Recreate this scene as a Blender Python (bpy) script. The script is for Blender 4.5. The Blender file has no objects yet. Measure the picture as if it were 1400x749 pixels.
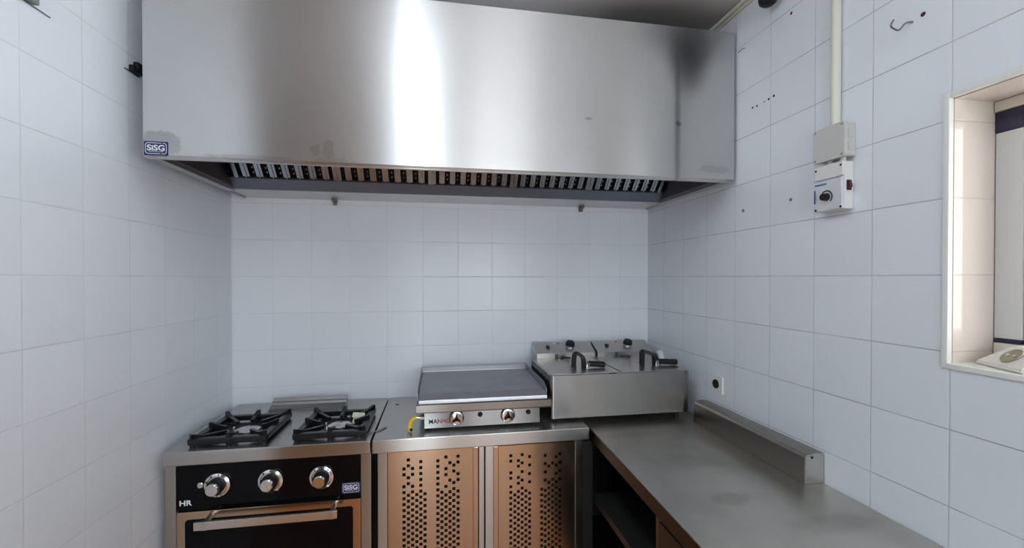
import bpy, bmesh, math, random
from mathutils import Vector, Matrix

random.seed(7)
SC = bpy.context.scene
COL = SC.collection

# ------------------------------------------------------------------ camera
cam_d = bpy.data.cameras.new('camera')
cam_d.sensor_width = 36.0
cam_d.lens = 577.87 * 36.0 / 1400.0
cam_d.shift_x = (700 - 696.32) / 1400.0
cam_d.shift_y = (385.0 - 374.5) / 1400.0
cam_d.clip_start = 0.02
cam = bpy.data.objects.new('camera', cam_d)
COL.objects.link(cam)
R_ = Vector((0.98626, -0.16521, 0.00007)); U_ = Vector((0.00126, 0.00796, 0.99997)); F_ = Vector((0.16521, 0.98623, -0.00806))
M = Matrix((R_, U_, -F_)).transposed().to_4x4()
M.translation = Vector((1.0918, -2.4753, 1.5465))
cam.matrix_world = M
SC.camera = cam

# ------------------------------------------------------------------ world, lights, exposure
SC.view_settings.view_transform = 'Standard'
SC.view_settings.look = 'None'
SC.view_settings.gamma = 1.0
SC.view_settings.use_curve_mapping = False
SC.view_settings.exposure = 0.50

world = bpy.data.worlds.new('world'); SC.world = world; world.use_nodes = True
bg = world.node_tree.nodes['Background']
bg.inputs['Color'].default_value = (0.80, 0.90, 1.0, 1)
bg.inputs['Strength'].default_value = 1.6

def area(name, loc, direction, sx, sy, power, color):
    l = bpy.data.lights.new(name, 'AREA'); l.shape = 'RECTANGLE'; l.size = sx; l.size_y = sy
    l.energy = power; l.color = color
    o = bpy.data.objects.new(name, l); COL.objects.link(o); o.location = loc
    o.rotation_euler = Vector(direction).to_track_quat('-Z', 'Y').to_euler()
    return o
# side window and unseen doorway daylight; the rear window is added as frontal fill
area('daylight_doorway', (0.83, -4.95, 1.20), (0, 1, 0), 0.42, 2.1, 11, (0.80, 0.93, 1.0))
area('added_rear_fill', (1.90, -4.95, 1.55), (0, 1, -0.05), 0.9, 1.3, 20, (0.90, 0.95, 1.0))
area('daylight_window', (2.95, -2.15, 1.75), (-1, 0.05, -0.15), 1.0, 0.8, 8, (1.0, 0.92, 0.82))
LAMP_POWER = 8.6

# ------------------------------------------------------------------ key dimensions (metres)
XR = 2.3884      # right wall
YR = -4.70       # rear wall
ZC = 2.73        # ceiling
TZ = 1.555; TH = 0.19893   # tile rows
YL = -1.90       # end of the left wall, the room widens behind it

# ------------------------------------------------------------------ helpers: objects
def link(o, parent=None):
    COL.objects.link(o)
    if parent is not None: o.parent = parent
    return o

def thing(name, label, cat, loc=(0, 0, 0), group=None):
    o = bpy.data.objects.new(name, None); link(o); o.location = loc; o.empty_display_size = 0.1
    o['label'] = label; o['category'] = cat
    if group: o['group'] = group
    return o

def tag(o, label, cat, group=None):
    o['label'] = label; o['category'] = cat
    if group: o['group'] = group
    return o

def origin(o):
    v = Vector((0, 0, 0))
    while o is not None:
        v += Vector(o.location); o = o.parent
    return v

def obj(name, bm, mat, parent=None, base=None, smooth=35):
    """world-space bmesh -> one mesh object; base sets the origin of a top-level mesh"""
    off = origin(parent) if parent is not None else Vector(base or (0, 0, 0))
    bmesh.ops.translate(bm, verts=bm.verts, vec=-off)
    bmesh.ops.recalc_face_normals(bm, faces=bm.faces)
    me = bpy.data.meshes.new(name); bm.to_mesh(me); bm.free()
    if smooth:
        me.polygons.foreach_set('use_smooth', [True] * len(me.polygons))
        me.set_sharp_from_angle(angle=math.radians(smooth))
    for m in (mat if isinstance(mat, (list, tuple)) else [mat]): me.materials.append(m)
    o = bpy.data.objects.new(name, me); link(o, parent)
    if parent is None: o.location = off
    if smooth:
        wn = o.modifiers.new('weighted_normal', 'WEIGHTED_NORMAL'); wn.keep_sharp = True; wn.weight = 100
    return o

def struct(name, bm, mat, parent=None, **k):
    o = obj(name, bm, mat, parent, **k)
    if parent is None: o['kind'] = 'structure'
    return o

# ------------------------------------------------------------------ helpers: shapes
def NB(): return bmesh.new()

def merge(dst, src, mi=None):
    me = bpy.data.meshes.new('t'); 
    if mi is not None:
        for f in src.faces: f.material_index = mi
    src.to_mesh(me); src.free(); dst.from_mesh(me); bpy.data.meshes.remove(me)

def box(bm, x0, x1, y0, y1, z0, z1, bev=0.0, seg=2, mi=0, mat=None):
    t = NB(); bmesh.ops.create_cube(t, size=1.0)
    for v in t.verts:
        v.co = Vector(((x0 + x1) / 2 + v.co.x * (x1 - x0), (y0 + y1) / 2 + v.co.y * (y1 - y0), (z0 + z1) / 2 + v.co.z * (z1 - z0)))
    if bev > 0: bmesh.ops.bevel(t, geom=t.edges[:], offset=bev, segments=seg, affect='EDGES', profile=0.5)
    if mat is not None: bmesh.ops.transform(t, matrix=mat, verts=t.verts)
    merge(bm, t, mi)

def prism(bm, poly, axis, a, b, bev=0.0, mi=0, mat=None):
    """polygon (list of 2-D points) in the plane normal to axis, extruded from a to b"""
    t = NB()
    def P(p, w):
        if axis == 'x': return (w, p[0], p[1])
        if axis == 'y': return (p[0], w, p[1])
        return (p[0], p[1], w)
    lo = [t.verts.new(P(p, a)) for p in poly]; hi = [t.verts.new(P(p, b)) for p in poly]
    t.faces.new(lo); t.faces.new(hi[::-1]); n = len(poly)
    for i in range(n): t.faces.new((lo[i], lo[(i + 1) % n], hi[(i + 1) % n], hi[i]))
    if bev > 0: bmesh.ops.bevel(t, geom=t.edges[:], offset=bev, segments=2, affect='EDGES', profile=0.5)
    if mat is not None: bmesh.ops.transform(t, matrix=mat, verts=t.verts)
    merge(bm, t, mi)

def cyl(bm, p, q, r, r2=None, seg=24, bev=0.0, mi=0):
    p = Vector(p); q = Vector(q); d = q - p; t = NB()
    bmesh.ops.create_cone(t, cap_ends=True, cap_tris=False, segments=seg, radius1=r, radius2=r if r2 is None else r2, depth=d.length)
    if bev > 0:
        ed = [e for e in t.edges if len([f for f in e.link_faces if len(f.verts) > 4]) == 1]
        bmesh.ops.bevel(t, geom=ed, offset=bev, segments=2, affect='EDGES', profile=0.5)
    m = Matrix.Translation((p + q) / 2) @ d.to_track_quat('Z', 'Y').to_matrix().to_4x4()
    bmesh.ops.transform(t, matrix=m, verts=t.verts); merge(bm, t, mi)

def lathe(bm, prof, centre, direction, seg=32, mi=0):
    """prof: list of (radius, height along direction)"""
    t = NB(); rings = []
    for r, h in prof:
        if r < 1e-6: rings.append([t.verts.new((0, 0, h))])
        else: rings.append([t.verts.new((r * math.cos(2 * math.pi * k / seg), r * math.sin(2 * math.pi * k / seg), h)) for k in range(seg)])
    for A, B in zip(rings, rings[1:]):
        for k in range(seg):
            a0 = A[k % len(A)]; a1 = A[(k + 1) % len(A)]; b0 = B[k % len(B)]; b1 = B[(k + 1) % len(B)]
            vs = []
            for v in (a0, a1, b1, b0):
                if v not in vs: vs.append(v)
            if len(vs) > 2: t.faces.new(vs)
    m = Matrix.Translation(centre) @ Vector(direction).to_track_quat('Z', 'Y').to_matrix().to_4x4()
    bmesh.ops.transform(t, matrix=m, verts=t.verts); merge(bm, t, mi)

def tube(bm, pts, r, seg=10, mi=0):
    pts = [Vector(p) for p in pts]; t = NB(); rings = []
    rr = r if isinstance(r, (list, tuple)) else [r] * len(pts)
    up = None
    for i, p in enumerate(pts):
        d = (pts[min(i + 1, len(pts) - 1)] - pts[max(i - 1, 0)]).normalized()
        if up is None:
            up = d.orthogonal().normalized()
        else:
            up = (up - d * up.dot(d)).normalized()
        w = d.cross(up)
        rings.append([t.verts.new(p + rr[i] * (math.cos(2 * math.pi * k / seg) * up + math.sin(2 * math.pi * k / seg) * w)) for k in range(seg)])
    for A, B in zip(rings, rings[1:]):
        for k in range(seg): t.faces.new((A[k], A[(k + 1) % seg], B[(k + 1) % seg], B[k]))
    t.faces.new(rings[0][::-1]); t.faces.new(rings[-1]); merge(bm, t, mi)

def smooth_path(pts, n=8):
    pts = [Vector(p) for p in pts]; out = []
    P = [pts[0]] + pts + [pts[-1]]
    for i in range(1, len(P) - 2):
        for k in range(n):
            t = k / n; a, b, c, d = P[i - 1], P[i], P[i + 1], P[i + 2]
            out.append(0.5 * ((2 * b) + (c - a) * t + (2 * a - 5 * b + 4 * c - d) * t * t + (3 * b - a - 3 * c + d) * t ** 3))
    out.append(pts[-1]); return out

def rrect(cx, cy, w, h, r, n=5):
    out = []
    for sx, sy, a0 in ((1, 1, 0), (-1, 1, 90), (-1, -1, 180), (1, -1, 270)):
        for k in range(n + 1):
            a = math.radians(a0 + 90 * k / n)
            out.append((cx + sx * (w / 2 - r) + r * math.cos(a), cy + sy * (h / 2 - r) + r * math.sin(a)))
    return out

def text_bm(s, size, matrix, depth=0.0006, bold=0.0, xs=1.0):
    c = bpy.data.curves.new('t', 'FONT'); c.body = s; c.size = size; c.extrude = depth; c.align_x = 'CENTER'; c.align_y = 'CENTER'; c.offset = bold
    o = bpy.data.objects.new('t', c); COL.objects.link(o)
    dg = bpy.context.evaluated_depsgraph_get(); me = bpy.data.meshes.new_from_object(o.evaluated_get(dg))
    bm = NB(); bm.from_mesh(me); bpy.data.objects.remove(o); bpy.data.curves.remove(c); bpy.data.meshes.remove(me)
    bmesh.ops.transform(bm, matrix=matrix @ Matrix.Diagonal((xs, 1, 1, 1)), verts=bm.verts)
    return bm

def front_mat(x, y, z):        # local XY -> world XZ, facing -Y
    return Matrix.Translation((x, y, z)) @ Matrix.Rotation(math.radians(90), 4, 'X')

def sheet(bm, x0, x1, y0, y1, z0, z1): box(bm, x0, x1, y0, y1, z0, z1, 0.0008, 1)

# ------------------------------------------------------------------ helpers: materials
class NT:
    def __init__(s, name):
        s.m = bpy.data.materials.new(name); s.m.use_nodes = True; s.t = s.m.node_tree; s.n = s.t.nodes; s.l = s.t.links
        s.b = s.n['Principled BSDF']
    def node(s, t, **k):
        n = s.n.new(t)
        for a, v in k.items(): setattr(n, a, v)
        return n
    def put(s, sock, v):
        if isinstance(v, bpy.types.NodeSocket): s.l.new(v, sock)
        elif v is not None: sock.default_value = v
    def math(s, op, a, b=None, c=None, clamp=False):
        n = s.node('ShaderNodeMath', operation=op, use_clamp=clamp)
        for i, v in enumerate((a, b, c)):
            if v is not None: s.put(n.inputs[i], v)
        return n.outputs[0]
    def vmath(s, op, a, b=None):
        n = s.node('ShaderNodeVectorMath', operation=op); s.put(n.inputs[0], a)
        if b is not None: s.put(n.inputs[1], b)
        return n.outputs['Value'] if op in ('LENGTH', 'DISTANCE') else n.outputs[0]
    def pos(s): return s.node('ShaderNodeNewGeometry').outputs['Position']
    def sep(s, v):
        n = s.node('ShaderNodeSeparateXYZ'); s.put(n.inputs[0], v); return n.outputs
    def noise(s, vec, scale, detail=3, rough=0.5):
        n = s.node('ShaderNodeTexNoise'); s.put(n.inputs['Vector'], vec); n.inputs['Scale'].default_value = scale
        n.inputs['Detail'].default_value = detail; n.inputs['Roughness'].default_value = rough
        return n.outputs['Fac']
    def ramp(s, v, a, b, c=0.0, d=1.0, smooth=True):
        n = s.node('ShaderNodeMapRange', interpolation_type='SMOOTHSTEP' if smooth else 'LINEAR')
        s.put(n.inputs[0], v)
        for i, w in enumerate((a, b, c, d)): n.inputs[i + 1].default_value = w
        return n.outputs[0]
    def mix(s, f, a, b):
        n = s.node('ShaderNodeMix', data_type='RGBA'); s.put(n.inputs[0], f)
        s.put(n.inputs[6], a if isinstance(a, bpy.types.NodeSocket) else (*a, 1) if len(a) == 3 else a)
        s.put(n.inputs[7], b if isinstance(b, bpy.types.NodeSocket) else (*b, 1) if len(b) == 3 else b)
        return n.outputs[2]
    def bump(s, h, strength, dist):
        n = s.node('ShaderNodeBump'); s.put(n.inputs['Height'], h); n.inputs['Strength'].default_value = strength
        n.inputs['Distance'].default_value = dist; s.l.new(n.outputs[0], s.b.inputs['Normal']); return n
    def blob(s, centre, radii, edge=0.35, wob=0.35, wscale=20):
        """soft-edged patch mask round a world point"""
        p = s.pos(); d = s.vmath('SUBTRACT', p, tuple(centre)); q = s.vmath('DIVIDE', d, tuple(radii)); L = s.vmath('LENGTH', q)
        nz = s.noise(p, wscale, 3); L = s.math('ADD', L, s.math('MULTIPLY', s.math('SUBTRACT', nz, 0.5), wob * 2))
        return s.ramp(L, 1 - edge, 1 + edge, 1, 0)

def plain(name, col, rough=0.5, metal=0.0, spec=0.5, coat=0.0, em=None, emc=None, wear=0.0):
    k = NT(name); c = (*col, 1)
    k.b.inputs['Base Color'].default_value = c; k.b.inputs['Roughness'].default_value = rough
    k.b.inputs['Metallic'].default_value = metal; k.b.inputs['Specular IOR Level'].default_value = spec
    k.b.inputs['Coat Weight'].default_value = coat
    if wear:
        f = k.noise(k.pos(), 60, 4)
        k.l.new(k.mix(k.ramp(f, 0.35, 0.7, 0, wear), col, tuple(x * 0.55 for x in col)), k.b.inputs['Base Color'])
        k.l.new(k.ramp(f, 0.3, 0.7, rough * 0.8, min(1, rough * 1.25)), k.b.inputs['Roughness'])
    if em: k.b.inputs['Emission Color'].default_value = (*(emc or col), 1); k.b.inputs['Emission Strength'].default_value = em
    return k.m

def tiles(name, axis, off, base, grout, rough=0.16, zonly=False, ghostly=1.0):
    k = NT(name); p = k.pos(); x, y, z = k.sep(p)
    u = {'x': x, 'y': y}[axis]
    def edge(c, o, s, w):
        f = k.math('FRACT', k.math('ADD', k.math('DIVIDE', k.math('SUBTRACT', c, o), s), 100.0))
        d = k.math('MULTIPLY', k.math('MINIMUM', f, k.math('SUBTRACT', 1.0, f)), s)
        return d
    dz = edge(z, TZ, TH, 0); 
    du = edge(u, off, 0.2, 0)
    hz = k.ramp(dz, 0.0009, 0.0020, 1, 0); vt = k.ramp(du, 0.0008, 0.0018, 0.75, 0)
    g = hz if zonly else k.math('MAXIMUM', hz, vt)
    fade = k.ramp(k.noise(p, 5, 2), 0.3, 0.7, 0.55, 1.0)
    g = k.math('MULTIPLY', g, k.math('MULTIPLY', fade, ghostly))
    # a slightly different tone for each tile
    cu = k.math('FLOOR', k.math('DIVIDE', k.math('SUBTRACT', u, off), 0.2)); cz = k.math('FLOOR', k.math('DIVIDE', k.math('SUBTRACT', z, TZ), TH))
    cmb = k.node('ShaderNodeCombineXYZ'); k.l.new(cu, cmb.inputs[0]); k.l.new(cz, cmb.inputs[1])
    wn = k.node('ShaderNodeTexWhiteNoise', noise_dimensions='3D'); k.l.new(cmb.outputs[0], wn.inputs[0])
    tone = k.mix(wn.outputs['Value'], base, tuple(c * 0.965 for c in base))
    dirt = k.ramp(k.noise(p, 3.1, 4), 0.45, 0.8, 0, 0.10)
    tone = k.mix(dirt, tone, tuple(c * 0.8 for c in base))
    k.l.new(k.mix(g, tone, grout), k.b.inputs['Base Color'])
    k.l.new(k.ramp(g, 0, 1, rough, 0.7), k.b.inputs['Roughness'])
    k.b.inputs['Specular IOR Level'].default_value = 0.45
    dd = dz if zonly else k.math('MINIMUM', dz, du)
    h = k.math('ADD', k.ramp(dd, 0.0, 0.004, 0, 1), k.math('MULTIPLY', k.noise(p, 9, 2), 0.5))
    k.bump(h, 0.35, 0.0012)
    return k.m

def steel(name, base=(0.56, 0.56, 0.55), rough=0.28, aniso=0.75, tan=(0, 0, 1), brush=None, mottle=0.0, mscale=6, dirt=None, dirtc=(0.10, 0.10, 0.10), rvar=0.02):
    """brushed stainless steel; tan = direction the reflections are stretched in; brush = noise scale vector across the grain"""
    k = NT(name); k.b.inputs['Metallic'].default_value = 1.0
    p = k.pos()
    col = base
    if mottle == 0 and not dirt:
        k.b.inputs['Base Color'].default_value = (*base, 1); k.b.inputs['Roughness'].default_value = rough
        k.b.inputs['Anisotropic'].default_value = aniso
        if aniso:
            cb = k.node('ShaderNodeCombineXYZ')
            for i in range(3): cb.inputs[i].default_value = tan[i]
            k.l.new(cb.outputs[0], k.b.inputs['Tangent'])
        return k.m
    n1 = k.noise(p, mscale, 5 if mottle > 0.9 else 2, 0.5)
    col = k.mix(k.ramp(n1, 0.35, 0.75, 0, mottle), base, tuple(c * 0.78 for c in base))
    r = k.ramp(n1, 0.3, 0.75, rough - rvar, rough + rvar)
    if brush:
        q = k.vmath('MULTIPLY', p, tuple(brush)); b = k.noise(q, 1.0, 2)
        r = k.math('ADD', r, k.math('MULTIPLY', k.math('SUBTRACT', b, 0.5), 0.015))
    if dirt:
        for centre, radii, amt, edge, wob, ws in dirt:
            m = k.math('MULTIPLY', k.blob(centre, radii, edge, wob, ws), amt)
            col = k.mix(m, col, dirtc); r = k.math('ADD', r, k.math('MULTIPLY', m, 0.35))
    k.put(k.b.inputs['Base Color'], col if isinstance(col, bpy.types.NodeSocket) else (*col, 1))
    k.put(k.b.inputs['Roughness'], r)
    k.b.inputs['Anisotropic'].default_value = aniso
    if aniso:
        cb = k.node('ShaderNodeCombineXYZ')
        for i in range(3): cb.inputs[i].default_value = tan[i]
        k.l.new(cb.outputs[0], k.b.inputs['Tangent'])
    return k.m

WHITE = (0.79, 0.82, 0.865)
M_WB = tiles('glazed tile back wall', 'x', 0.0037, WHITE, (0.56, 0.56, 0.56), rough=0.25, ghostly=0.8)
M_WR = tiles('glazed tile right wall', 'y', 0.008, WHITE, (0.38, 0.37, 0.36), rough=0.22)
M_WL = tiles('glazed tile left wall', 'y', 0.046, WHITE, (0.50, 0.52, 0.52), rough=0.25, ghostly=0.8)
M_JAMB = tiles('cream reveal tile', 'y', 0.0, (0.68, 0.61, 0.55), (0.42, 0.37, 0.32), rough=0.07, zonly=True, ghostly=0.7)
M_TRIM = plain('white glazed edge strip', (0.78, 0.78, 0.74), 0.25)
M_PLASTIC = plain('white plastic', (0.72, 0.72, 0.69), 0.4)
M_GREYPL = plain('pale grey plastic', (0.56, 0.565, 0.53), 0.45)
M_CREAMPL = plain('aged cream plastic', (0.70, 0.69, 0.60), 0.4)
M_BLACK = plain('black plastic', (0.010, 0.010, 0.012), 0.5, spec=0.3)
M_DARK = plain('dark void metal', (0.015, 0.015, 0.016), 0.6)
M_ENAMEL = plain('black enamelled iron', (0.008, 0.009, 0.011), 0.28, spec=0.4)
M_GLASSBLK = plain('black glass', (0.003, 0.003, 0.004), 0.10, spec=0.15)
M_NAVY = plain('navy enamel', (0.012, 0.022, 0.10), 0.3)
M_NAVYF = plain('navy frame paint', (0.018, 0.016, 0.05), 0.4)
M_INK = plain('white print', (0.75, 0.76, 0.80), 0.5)
M_CHROME = plain('polished chrome', (0.75, 0.75, 0.74), 0.12, 1.0)
M_SATIN = plain('satin steel', (0.58, 0.57, 0.55), 0.28, 1.0)
M_ALU = plain('burner metal', (0.62, 0.62, 0.62), 0.18, 1.0, wear=0.5)
M_YELLOW = plain('yellow gas hose', (0.75, 0.50, 0.02), 0.35)
M_RED = plain('dark red rocker', (0.10, 0.008, 0.010), 0.15)
M_BLUE = plain('blue print', (0.05, 0.13, 0.35), 0.5)
M_REDINK = plain('red print', (0.35, 0.04, 0.04), 0.5)
M_DARKINK = plain('dark print', (0.05, 0.03, 0.03), 0.5)
M_RUST = plain('rusty screw hole', (0.06, 0.02, 0.02), 0.8)
M_HOLE = plain('drilled hole', (0.03, 0.03, 0.035), 0.9)
M_PLUG = plain('grey wall plug', (0.18, 0.19, 0.18), 0.7)
M_BRASS = plain('worn beige metal', (0.33, 0.29, 0.20), 0.4, 0.3)
M_PAPER = plain('cream ceramic', (0.75, 0.72, 0.55), 0.5)
M_GRIDDLE = steel('seasoned griddle steel', (0.36, 0.36, 0.38), 0.48, 0.3, (0, 1, 1), None, 0.35, 8)
M_LAMP = plain('lamp diffuser', (0.6, 0.63, 0.66), 0.5, em=LAMP_POWER, emc=(0.84, 0.94, 1.03))

HOOD_MARKS = [((2.155, -0.8, 2.50), (0.075, 0.5, 0.11), 0.75, 0.85, 0.20, 7),  # soft dark smear near the top right, then trails, spots and handprints
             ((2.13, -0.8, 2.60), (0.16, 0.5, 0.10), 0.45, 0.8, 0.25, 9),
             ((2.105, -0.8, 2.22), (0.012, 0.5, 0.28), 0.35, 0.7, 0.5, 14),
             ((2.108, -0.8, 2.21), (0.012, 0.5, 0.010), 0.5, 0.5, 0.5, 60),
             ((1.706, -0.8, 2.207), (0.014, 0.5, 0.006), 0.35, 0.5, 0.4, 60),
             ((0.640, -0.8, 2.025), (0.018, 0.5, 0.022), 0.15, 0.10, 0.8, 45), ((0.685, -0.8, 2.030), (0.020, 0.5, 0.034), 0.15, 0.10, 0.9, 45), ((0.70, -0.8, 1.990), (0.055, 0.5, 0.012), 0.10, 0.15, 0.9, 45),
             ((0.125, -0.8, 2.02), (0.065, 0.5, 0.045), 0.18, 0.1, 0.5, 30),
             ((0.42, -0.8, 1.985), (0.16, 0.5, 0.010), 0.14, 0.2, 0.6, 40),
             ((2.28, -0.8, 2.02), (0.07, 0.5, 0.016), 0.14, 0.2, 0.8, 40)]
M_HOOD = steel('hood brushed steel', (0.67, 0.67, 0.66), 0.37, 1.0, (0, 1, 1), (2, 2, 260), 0.06, 2.5, HOOD_MARKS, (0.05, 0.05, 0.055), 0.02)
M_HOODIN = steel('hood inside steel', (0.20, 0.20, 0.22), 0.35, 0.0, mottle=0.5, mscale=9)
M_FILTER = steel('filter baffle steel', (0.50, 0.55, 0.62), 0.24, 0.0, mottle=0.4, mscale=18)
M_TOP = steel('range top steel', (0.50, 0.49, 0.47), 0.27, 0.9, (0, 1, 1), None, 0)
CT_DIRT = [((2.02, -1.00, 0.85), (0.10, 0.07, 0.4), 0.22, 0.6, 0.6, 12), ((2.00, -1.28, 0.85), (0.06, 0.035, 0.4), 0.25, 0.4, 0.6, 20),
           ((1.93, -0.72, 0.85), (0.13, 0.03, 0.4), 0.18, 0.6, 0.7, 20), ((2.14, -0.98, 0.85), (0.04, 0.10, 0.4), 0.22, 0.6, 0.5, 15),
           ((2.2, -1.45, 0.85), (0.12, 0.04, 0.4), 0.2, 0.6, 0.8, 15)]
M_COUNTER = steel('worn worktop steel', (0.66, 0.63, 0.57), 0.30, 0.7, (0, 1, 1), (180, 6, 6), 0.95, 4, CT_DIRT, (0.12, 0.10, 0.09))
M_EDGE = steel('worktop edge steel', (0.50, 0.48, 0.45), 0.28, 1.0, (0, 1, 1), (4, 4, 250), 0.08, 3)
M_DOORST = steel('cabinet door steel', (0.56, 0.42, 0.30), 0.20, 0.8, (0, 1, 1), None, 0)  # warm tint puts the terracotta floor's reflection into the base colour
M_STILE = steel('upright steel', (0.46, 0.43, 0.40), 0.28, 0.95, (0, 1, 1), None, 0)
M_FRYER = steel('fryer front steel', (0.37, 0.36, 0.35), 0.27, 1.0, (0, 1, 1), None, 0)
M_FRYTOP = steel('fryer top steel', (0.50, 0.49, 0.46), 0.30, 0.3, (0, 1, 1), None, 0.15, 6)
M_SPLASH = steel('upstand steel', (0.34, 0.32, 0.29), 0.33, 0.6, (0, 1, 1), (4, 4, 200), 0.10, 3)

def floor_mat():
    k = NT('terracotta floor tile'); p = k.pos(); x, y, z = k.sep(p)
    def e(c):
        f = k.math('FRACT', k.math('ADD', k.math('DIVIDE', c, 0.33), 50.0)); return k.math('MINIMUM', f, k.math('SUBTRACT', 1.0, f))
    g = k.ramp(k.math('MINIMUM', e(x), e(y)), 0.008, 0.014, 1, 0)
    base = k.mix(k.noise(p, 3, 5), (0.60, 0.26, 0.085), (0.50, 0.205, 0.065))
    k.l.new(k.mix(g, base, (0.25, 0.2, 0.16)), k.b.inputs['Base Color']); k.b.inputs['Roughness'].default_value = 0.4
    return k.m
def ceiling_mat():
    k = NT('stained ceiling paint'); p = k.pos()
    base = k.mix(k.ramp(k.noise(p, 2.2, 5), 0.4, 0.7, 0, 0.45), (0.84, 0.82, 0.82), (0.66, 0.64, 0.63))
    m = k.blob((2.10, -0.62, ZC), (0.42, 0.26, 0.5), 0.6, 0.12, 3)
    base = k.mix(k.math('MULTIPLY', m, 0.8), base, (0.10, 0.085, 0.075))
    k.l.new(base, k.b.inputs['Base Color']); k.b.inputs['Roughness'].default_value = 0.75
    k.bump(k.noise(p, 40, 3), 0.2, 0.002)
    return k.m
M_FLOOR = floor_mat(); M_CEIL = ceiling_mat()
M_ANNEX = plain('grey painted plaster', (0.20, 0.19, 0.18), 0.8)
M_DOORP = plain('dark varnished door', (0.10, 0.06, 0.04), 0.4)
M_REARW = plain('white painted plaster', (0.80, 0.80, 0.78), 0.7)

# =================================================================== THE SETTING
WT = 0.15
b = NB(); box(b, -1.6, XR + 0.4, YR - 1.0, WT, -0.1, 0.0); struct('floor', b, M_FLOOR)
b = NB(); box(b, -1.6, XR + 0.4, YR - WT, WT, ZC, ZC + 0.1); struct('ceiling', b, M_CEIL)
b = NB(); box(b, -WT, XR + 0.3, 0.0, WT, 0.0, ZC); struct('wall_back', b, M_WB)
b = NB(); box(b, -WT, 0.0, YL, 0.0, 0.0, ZC); struct('wall_left', b, M_WL)
# right wall with the window opening
WY0, WY1, WZ0, WZ1 = -2.50, -1.588, 1.327, 2.010
b = NB()
box(b, XR, XR + 0.3, WY1, 0.0, 0.0, ZC); box(b, XR, XR + 0.3, YR, WY0, 0.0, ZC)
box(b, XR, XR + 0.3, WY0, WY1, 0.0, WZ0); box(b, XR, XR + 0.3, WY0, WY1, WZ1, ZC)
struct('wall_right', b, M_WR)
# next room on the left and the rear wall with its doorway
b = NB(); box(b, -1.6, -1.45, YR, YL + 0.15, 0, ZC); struct('wall_annex', b, M_ANNEX)
b = NB(); box(b, -1.45, -WT, YL, YL + 0.15, 0, ZC); struct('wall_partition', b, M_ANNEX)
b = NB(); box(b, -1.6, 0.62, YR - WT, YR, 0, ZC); struct('wall_rear_left', b, M_ANNEX)
b = NB(); box(b, 1.10, 1.45, YR - WT, YR, 0, ZC); box(b, 0.62, 1.10, YR - WT, YR, 2.25, ZC); box(b, 2.35, XR + 0.3, YR - WT, YR, 0, ZC)
box(b, 1.45, 2.35, YR - WT, YR, 0, 0.90); box(b, 1.45, 2.35, YR - WT, YR, 2.20, ZC)
struct('wall_rear_right', b, M_REARW)
w = bpy.data.objects.new('added_rear_window', None); link(w); w['kind'] = 'structure'; w.location = (1.8, YR, 0.9)  # unseen window added to give the back wall frontal light
b = NB()
for xa in (1.45, 1.87, 2.30): box(b, xa, xa + 0.05, YR - 0.09, YR - 0.03, 0.90, 2.20, 0.003)
box(b, 1.50, 2.30, YR - 0.09, YR - 0.03, 0.90, 0.95, 0.003); box(b, 1.50, 2.30, YR - 0.09, YR - 0.03, 2.15, 2.20, 0.003)
obj('window_frame', b, plain('white frame', (0.8, 0.8, 0.8), 0.4), w)

# window
w = bpy.data.objects.new('window_1', None); link(w); w['kind'] = 'structure'; w.location = (XR, -2.0, WZ0)
b = NB()          # glazed edge strip all round the opening
t = 0.014
box(b, XR - 0.004, XR + 0.012, WY1 - 0.001, WY1 + t, WZ0 - t, WZ1 + t, 0.003)
box(b, XR - 0.004, XR + 0.012, WY0 - t, WY0 + 0.001, WZ0 - t, WZ1 + t, 0.003)
box(b, XR - 0.004, XR + 0.012, WY0, WY1, WZ1 - 0.001, WZ1 + t, 0.003)
box(b, XR - 0.006, XR + 0.012, WY0, WY1, WZ0 - t, WZ0 + 0.001, 0.003)
obj('casing', b, M_TRIM, w)
b = NB(); box(b, XR + 0.012, XR + 0.19, WY1 - 0.002, WY1 + 0.004, WZ0, WZ1); box(b, XR + 0.012, XR + 0.19, WY0, WY0 + 0.002, WZ0, WZ1)
box(b, XR + 0.012, XR + 0.19, WY0, WY1, WZ1 - 0.003, WZ1 + 0.004); obj('reveal', b, M_JAMB, w)
b = NB(); box(b, XR + 0.0, XR + 0.19, WY0, WY1, WZ0 - 0.008, WZ0 + 0.0005, 0.0); obj('sill', b, M_TRIM, w)
FX = 2.530
M_FRAME = plain('cream window frame', (0.78, 0.72, 0.63), 0.35)
M_PANEL = plain('white window panel', (0.62, 0.62, 0.60), 0.4)
b = NB()
box(b, FX - 0.006, FX + 0.045, WY0, WY1 - 0.003, 1.979, WZ1 - 0.004, 0.003)
box(b, FX - 0.002, FX + 0.045, WY0, WY1 - 0.003, WZ0 + 0.001, 1.379, 0.003)
box(b, FX + 0.004, FX + 0.050, -1.662, -1.647, 1.379, 1.979, 0.003)
box(b, FX + 0.004, FX + 0.050, WY0 + 0.003, WY0 + 0.05, 1.379, 1.979, 0.003)
box(b, FX + 0.004, FX + 0.050, -2.10, -2.05, 1.379, 1.979, 0.003)
obj('window_frame', b, M_FRAME, w)
b = NB(); box(b, FX, FX + 0.03, -1.645, WY1 - 0.004, 1.391, 1.924, 0.0015); obj('side_panel', b, M_PANEL, w)
b = NB(); box(b, FX - 0.001, FX + 0.03, -1.645, WY1 - 0.004, 1.925, 1.978, 0.001); box(b, FX - 0.001, FX + 0.03, -1.645, WY1 - 0.004, 1.380, 1.390, 0.001)
obj('navy_band', b, M_NAVYF, w)
k = NT('window glass'); k.b.inputs['Transmission Weight'].default_value = 1.0; k.b.inputs['Roughness'].default_value = 0.0; k.b.inputs['IOR'].default_value = 1.1
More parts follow.
